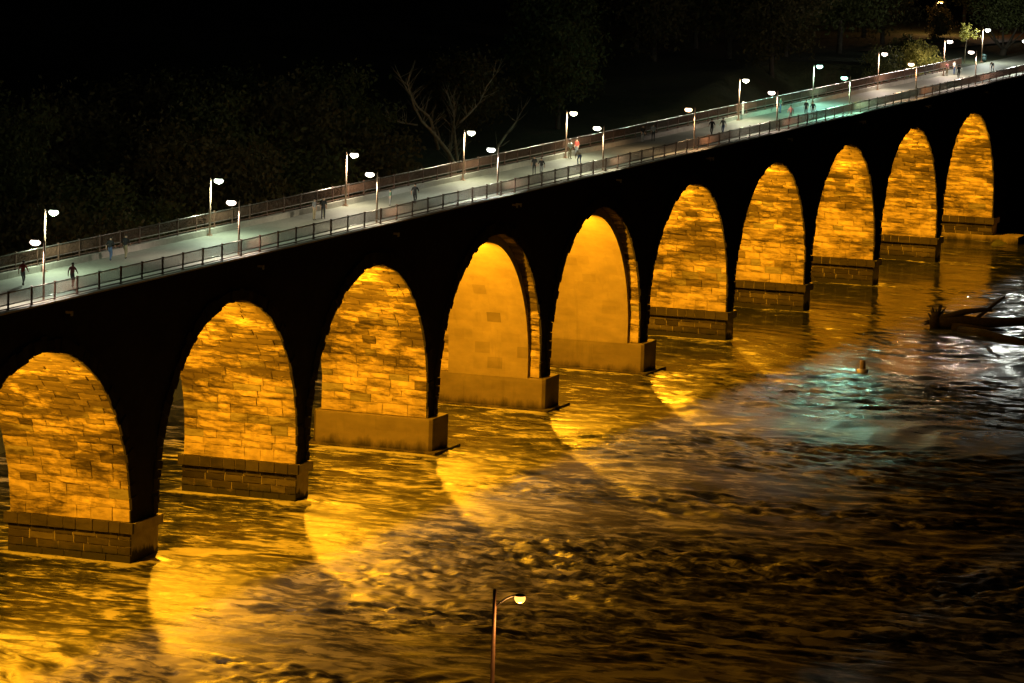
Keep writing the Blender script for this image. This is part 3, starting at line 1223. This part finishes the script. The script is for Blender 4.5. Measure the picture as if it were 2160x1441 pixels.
# slender tree beside the path lamp
t = empty('young_tree', (252.0, 13.6, 19.4), 'slender young tree with bright green leaves under the path lamp', 'tree')
b = MB()
b.tube([(0, 0, -0.3), (0.1, 0, 1.5), (0.15, -0.1, 3.0), (0.5, -0.3, 4.9)], [0.07, 0.06, 0.045, 0.015], 8)
b.build('trunk', M_BARK, t, True)
v, f = leaf_cloud(81, 26, 26, 1.35, 0.13, 1.1, 0.1)
v[:, 2] += 4.0
v[:, 0] += 0.3
put('crown', np_mesh('crown', v, f, M_LEAF3), t)

# forked tree at the right edge
t = empty('forked_tree', (273.0, 13.6, 19.4), 'forked park tree with leaning dark trunks right of the litter bin', 'tree')
b = MB()
b.tube([(0, 0, -0.4), (0, 0, 0.5), (0.2, -0.2, 1.0)], [0.6, 0.46, 0.4], 10)
for (dx, dy, dz, r) in ((-1.5, 2.2, 5.2, 0.22), (0.8, -2.0, 5.4, 0.24), (0.2, 0.3, 5.8, 0.2), (1.0, -3.4, 5.0, 0.14), (-0.8, 3.3, 5.0, 0.13)):
    b.tube([(0.1, 0, 0.6), (dx * 0.45, dy * 0.45, 2.2), (dx * 0.8, dy * 0.8, dz * 0.7), (dx, dy, dz)], [r, r * 0.8, r * 0.55, 0.04], 8)
b.build('trunk', M_DBARK, t, True)
v, f = leaf_cloud(90, 130, 42, 4.0, 0.2, 0.75, 0.4)
v[:, 2] += 6.6
put('crown', np_mesh('crown', v, f, M_LEAF), t)


# bare pale tree behind the bridge
def bare_tree():
    bx, by, z0 = 140.4, 42.0, 7.5
    t = empty('bare_tree', (bx, by, z0), 'bare leafless tree with pale spreading limbs behind the bridge', 'tree')
    b = MB()
    g = random.Random(5)
    limbs = [[(140.6, 7.0), (139.6, 10.0), (138.7, 13.3), (136.9, 14.4), (133.0, 16.2), (129.6, 17.6), (127.0, 18.5), (124.0, 20.4), (122.4, 21.8), (120.8, 23.1)], [(135.9, 14.8), (134.7, 17.2), (134.0, 18.5), (131.3, 19.6), (128.4, 21.8), (126.9, 23.2)], [(141.2, 7.0), (140.6, 10.0), (141.4, 13.3), (140.0, 15.5), (138.9, 17.2), (138.3, 18.5), (137.5, 20.6)], [(141.5, 7.0), (141.1, 10.0), (141.9, 13.3), (143.0, 15.4), (144.3, 17.5), (144.0, 18.9), (142.6, 20.8)], [(144.2, 17.1), (146.6, 18.0), (149.1, 19.1), (150.6, 20.8), (153.5, 22.4)], [(128.2, 18.0), (124.2, 18.5), (120.3, 19.4)]]
    for li, pts in enumerate(limbs):
        n = len(pts)
        r0 = (0.28, 0.17, 0.21, 0.2, 0.11, 0.08)[li]
        off = (0.0, 0.2, 0.5, 0.8, 1.0, -0.3)[li]
        path = [(x - bx, off + 0.22 * i * (1 if li % 2 else -1), z - z0) for i, (x, z) in enumerate(pts)]
        b.tube(path, [r0 * (1 - 0.85 * i / (n - 1)) + 0.02 for i in range(n)], 8)
        for i in range(2 if n > 5 else 1, n):       # twigs
            for s in range(6):
                p = Vector(path[i]).lerp(Vector(path[i - 1]), g.uniform(0, 0.8))
                d = Vector((g.uniform(-1, 1), g.uniform(-1, 1), g.uniform(0.2, 1.3))).normalized()
                L = g.uniform(1.0, 2.6)
                q = p + d * L * 0.5 + Vector((g.uniform(-.2, .2), 0, 0.15))
                b.tube([p, q, p + d * L + Vector((0, 0, 0.3))], [0.042, 0.026, 0.009], 5)
    b.build('trunk', M_BARK, t, True)
    # leaning neighbour
    t = empty('bare_tree', (154.2, 42.0, 7.5), 'thin bare tree leaning right beside the pale spreading tree', 'tree')
    b = MB()
    path = [(x - 154.2, 0.1 * i, z - 7.5) for i, (x, z) in enumerate([(154.2, 7.0), (153.3, 12.6), (154.1, 13.7), (157.0, 14.9), (160.6, 16.2), (162.7, 17.4)])]
    b.tube(path, [0.22, 0.2, 0.18, 0.14, 0.09, 0.03], 8)
    for i in range(2, len(path)):
        for s in range(3):
            p = Vector(path[i])
            d = Vector((g.uniform(-0.3, 1), g.uniform(-1, 1), g.uniform(0.3, 1.3))).normalized()
            b.tube([p, p + d * 0.7, p + d * 1.6 + Vector((0, 0, 0.3))], [0.04, 0.03, 0.01], 5)
    b.build('trunk', M_BARK, t, True)


bare_tree()

# ------------------------------------------------------------------ driftwood and mooring stump in the river
t = empty('driftwood_log', (131.5, -15.8, 0.05), 'uprooted tree trunk with its root plate stranded in the river', 'driftwood')
t.scale = (1.3, 1.0, 1.3)
g = random.Random(3)
b = MB()


def W(p):
    return (p[0] - 131.5, p[1] + 16.0, p[2])


b.tube([W(p) for p in ((131.5, -15.6, 0.45), (131.6, -18.0, 0.55), (131.4, -20.6, 0.6), (131.6, -25.0, 0.95), (132.0, -31.0, 1.1), (132.0, -36.0, 0.9))],
       [0.62, 0.55, 0.42, 0.32, 0.28, 0.2], 12)
b.build('trunk', M_WOOD, t, True)
b = MB()
b.tube([W(p) for p in ((131.3, -16.2, 0.7), (131.5, -18.6, 1.35), (131.5, -20.9, 1.68), (131.4, -21.6, 1.62))], [0.3, 0.26, 0.17, 0.1], 8)
b.build('branch', M_WOOD, t, True)
b = MB()
b.tube([W(p) for p in ((131.5, -19.6, 0.7), (131.5, -20.6, 1.35), (131.5, -21.7, 2.1), (131.5, -22.3, 2.5), (131.4, -22.9, 2.85))], [0.2, 0.16, 0.14, 0.12, 0.09], 8)
b.build('branch', M_WOOD, t, True)
b = MB()
b.tube([W(p) for p in ((131.2, -17.6, 0.1), (130.6, -20.5, 0.22), (130.3, -23.4, 0.28))], [0.4, 0.22, 0.05], 8)
b.build('branch', M_WOOD, t, True)
b = MB()
b.tube([W(p) for p in ((130.4, -18.6, -0.1), (128.6, -21.8, 0.05), (126.4, -25.2, -0.02), (123.5, -29.5, -0.15))], [0.45, 0.42, 0.34, 0.2], 10)
b.build('branch', M_WOOD, t, True)
b = MB()
b.ellipsoid(W((131.5, -15.7, 0.4)), (0.75, 0.75, 0.85), 12, 8)
for i in range(26):
    a = g.uniform(-0.4, 3.5)
    L = g.uniform(0.8, 1.5)
    p = Vector(W((131.5, -15.8, 0.45)))
    d = Vector((g.uniform(-0.5, 0.5), math.cos(a) * 0.8 + 0.15, math.sin(a))).normalized()
    b.tube([p, p + d * L * 0.6 + Vector((g.uniform(-.1, .1), 0.08, 0)), p + d * L], [0.2, 0.13, 0.04], 6)
b.build('root_plate', M_WOOD, t, True)

t = empty('mooring_stump', (95.1, -17.9, 0.0), 'short round stump standing alone in the river', 'mooring post')
b = MB()
b.tube([(0, 0, -1.0), (0, 0, 1.0), (0, 0, 1.04)], [0.29, 0.27, 0.24], 14)
b.build('post', simple('stump_wood', (0.22, 0.17, 0.11), 0.8), t, True)
b = MB()
b.tube([(0, 0, -0.4), (0, 0, 0.16), (0, 0, 0.22)], [0.62, 0.55, 0.4], 14)
b.build('collar', M_STEEL, t, True)

# ------------------------------------------------------------------ people on the walkway
SKIN = simple('skin', (0.42, 0.26, 0.18), 0.6, 0, 0.05)
HAIR = simple('dark_hair', (0.03, 0.022, 0.016), 0.6, 0, 0.2)
CLOTH = {n: simple('cloth_' + n.replace(' ', '_'), c, 0.85, 0, 0.12) for n, c in {
    'black': (0.018, 0.018, 0.02), 'white': (0.7, 0.7, 0.66), 'red': (0.45, 0.07, 0.05), 'tan': (0.42, 0.32, 0.2), 'blue': (0.07, 0.11, 0.22),
    'pink': (0.55, 0.22, 0.22), 'grey': (0.2, 0.21, 0.22), 'green': (0.05, 0.12, 0.08), 'khaki': (0.3, 0.25, 0.15)}.items()}
BONES = [(0, 1, .135, .125, 't'), (1, 2, .125, .14, 't'), (2, 3, .14, .06, 't'), (3, 4, .055, .085, 's'), (4, 5, .095, .07, 's'),
         (2, 6, .1, .075, 't'), (6, 7, .06, .048, 't'), (7, 8, .045, .034, 's'), (8, 9, .034, .03, 's'),
         (2, 10, .1, .075, 't'), (10, 11, .06, .048, 't'), (11, 12, .045, .034, 's'), (12, 13, .034, .03, 's'),
         (0, 14, .12, .095, 'l'), (14, 15, .088, .06, 'l'), (15, 16, .058, .042, 'l'), (16, 17, .045, .03, 'f'),
         (0, 18, .12, .095, 'l'), (18, 19, .088, .06, 'l'), (19, 20, .058, .042, 'l'), (20, 21, .045, .03, 'f')]
STAND = [(0, 0, .95), (0, .01, 1.18), (0, 0, 1.40), (0, .02, 1.50), (0, .04, 1.60), (0, .04, 1.71),
         (.19, 0, 1.40), (.25, .0, 1.12), (.25, .1, .87), (.24, .13, .78), (-.19, 0, 1.40), (-.25, .0, 1.12), (-.25, .1, .87), (-.24, .13, .78),
         (.1, 0, .9), (.11, .03, .5), (.11, 0, .08), (.13, .15, .04), (-.1, 0, .9), (-.11, .03, .5), (-.11, 0, .08), (-.13, .15, .04)]
WALK = [(0, 0, .94), (0, .03, 1.17), (0, .04, 1.39), (0, .07, 1.49), (0, .1, 1.59), (0, .1, 1.70),
        (.19, .05, 1.39), (.25, .2, 1.14), (.23, .38, .98), (.22, .44, .92), (-.19, .03, 1.39), (-.25, -.12, 1.13), (-.24, -.16, .88), (-.23, -.14, .79),
        (.1, 0, .89), (.11, .08, .5), (.11, -.22, .14), (.11, -.1, .04), (-.1, 0, .89), (-.11, .22, .52), (-.11, .30, .08), (-.11, .45, .05)]
BEND = [(0, -.15, .86), (0, .1, 1.0), (0, .33, 1.08), (0, .44, 1.12), (0, .53, 1.15), (0, .63, 1.17),
        (.19, .32, 1.08), (.22, .4, .8), (.2, .5, .58), (.2, .53, .5), (-.19, .32, 1.08), (-.22, .4, .8), (-.2, .5, .58), (-.2, .53, .5),
        (.1, -.14, .82), (.13, .1, .47), (.13, -.05, .08), (.14, .1, .04), (-.1, -.14, .82), (-.13, .1, .47), (-.13, -.05, .08), (-.14, .1, .04)]


def person(x, y, pose, top, legs, rz, h, label, group=None):
    J = [Vector(p) * (h / 1.72) for p in pose]
    me = bpy.data.meshes.new('skeleton')
    me.from_pydata(J, [(a, b_) for a, b_, *_ in BONES], [])
    o = bpy.data.objects.new('skeleton', me)
    COL.objects.link(o)
    md = o.modifiers.new('skin', 'SKIN')
    md.use_smooth_shade = True
    rad = {}
    for a, b_, ra, rb, _ in BONES:
        rad[a] = max(rad.get(a, 0), ra)
        rad[b_] = max(rad.get(b_, 0), rb)
    rad[4], rad[5], rad[3] = .1, .06, .055
    for i, sv in enumerate(me.skin_vertices[0].data):
        r = rad[i] * h / 1.72
        sv.radius = (r, r)
        sv.use_root = (i == 0)
    o.modifiers.new('sub', 'SUBSURF').levels = 1
    dg = bpy.context.evaluated_depsgraph_get()
    body = bpy.data.meshes.new_from_object(o.evaluated_get(dg))
    bpy.data.objects.remove(o)
    body.name = 'person'
    body.materials.clear()
    for m in (SKIN, CLOTH[top], CLOTH[legs], HAIR):
        body.materials.append(m)
    sl = {'s': 0, 't': 1, 'l': 2, 'f': 3}
    segs = [(J[a], J[b_], sl[k_]) for a, b_, _, _, k_ in BONES]
    for p in body.polygons:
        c = p.center
        best, bi = 9, 0
        for a, b_, k_ in segs:
            d = b_ - a
            u = max(0, min(1, (c - a).dot(d) / d.length_squared))
            q = (a + d * u - c).length
            if q < best:
                best, bi = q, k_
        p.material_index = bi
    t = put('person', body, None, (x, y, Z_DECK + 0.005))
    t.rotation_euler = (0, 0, rz)
    tag(t, label, 'person', group)
    b = MB()
    hc = J[4].lerp(J[5], 0.45)
    b.ellipsoid(hc + Vector((0, -0.018, 0.02)), (0.1, 0.112, 0.105), 10, 6, -0.15, 1.0)
    b.build('hair', HAIR, t, True)
    return t


PEOPLE = [
    (84.6, 8.75, STAND, 'white', 'khaki', 2.6, 1.8, 'person in a bright white top standing beside the fifth far lamp post'),
    (87.6, 9.1, STAND, 'red', 'grey', 1.2, 1.7, 'person in a red top leaning near the far railing behind the white top'),
    (79.6, 6.0, BEND, 'tan', 'blue', -0.9, 1.75, 'person in tan top and blue jeans bending over on the walkway'),
    (67.4, 6.0, STAND, 'black', 'black', 1.5, 1.7, 'person in black standing mid walkway, left of a companion in grey trousers'),
    (66.3, 4.9, WALK, 'black', 'grey', 1.6, 1.7, 'person in a black top and grey trousers walking mid bridge'),
    (35.9, 5.1, WALK, 'black', 'black', -1.5, 1.75, 'person in black walking toward a small person in green'),
    (33.7, 6.4, STAND, 'green', 'grey', 0.6, 1.35, 'small person in a green top standing on the walkway'),
    (19.3, 7.2, STAND, 'grey', 'khaki', 3.0, 1.75, 'person in a grey top in the group of three at the far side'),
    (20.5, 6.9, STAND, 'black', 'black', 2.2, 1.8, 'person in black in the middle of the group of three'),
    (21.6, 7.4, STAND, 'green', 'khaki', -2.0, 1.7, 'person in a dark green top on the right of the group of three'),
    (-15.7, 8.4, WALK, 'black', 'blue', -1.6, 1.75, 'person in black top and blue trousers walking by the far curb'),
    (-14.0, 8.0, WALK, 'black', 'khaki', -1.6, 1.8, 'person in black top and khaki trousers walking by the far curb'),
    (-31.4, 3.7, WALK, 'pink', 'grey', -1.6, 1.7, 'person in a pink top walking close to the near railing'),
    (-32.4, 7.0, WALK, 'red', 'grey', -1.6, 1.72, 'person in a red top at the left edge of the walkway'),
    (118.8, 5.6, WALK, 'black', 'black', 1.5, 1.75, 'person in black walking past the unlit stretch of the bridge'),
    (121.3, 5.2, WALK, 'grey', 'blue', 1.5, 1.7, 'person in a grey top and blue trousers following the walker in black'),
    (150.0, 4.9, STAND, 'black', 'black', 1.4, 1.8, 'person in black standing in the teal lamp light'),
    (149.2, 3.9, STAND, 'black', 'grey', 1.7, 1.75, 'person in black top and grey trousers near the teal lamp'),
    (142.6, 4.4, WALK, 'pink', 'grey', 1.5, 1.7, 'person in a pink top left of the teal lamp light'),
    (152.4, 8.6, STAND, 'green', 'blue', 2.9, 1.75, 'person in a green top and blue trousers by the far railing in teal light'),
    (225.5, 9.0, STAND, 'pink', 'khaki', 2.8, 1.7, 'person in a pink top and khaki trousers by the end of the far railing'),
    (227.9, 8.7, STAND, 'white', 'blue', 2.8, 1.78, 'person in a white top and blue trousers by the end of the far railing'),
    (220.6, 6.2, WALK, 'black', 'black', 1.6, 1.75, 'person in black near the right end of the bridge, left of the last lamps'),
    (236.9, 6.0, BEND, 'black', 'black', 1.6, 1.8, 'stooping person in black on the bright path at the bridge end'),
    (106.5, 8.9, STAND, 'black', 'grey', 2.7, 1.75, 'person in black top and grey trousers in the dark gap by the far railing'),
    (108.9, 8.6, STAND, 'grey', 'black', 2.2, 1.7, 'person in a grey top and black trousers in the dark gap by the far railing'),
]
for p in PEOPLE:
    person(*p[:8], 'people on the walkway')
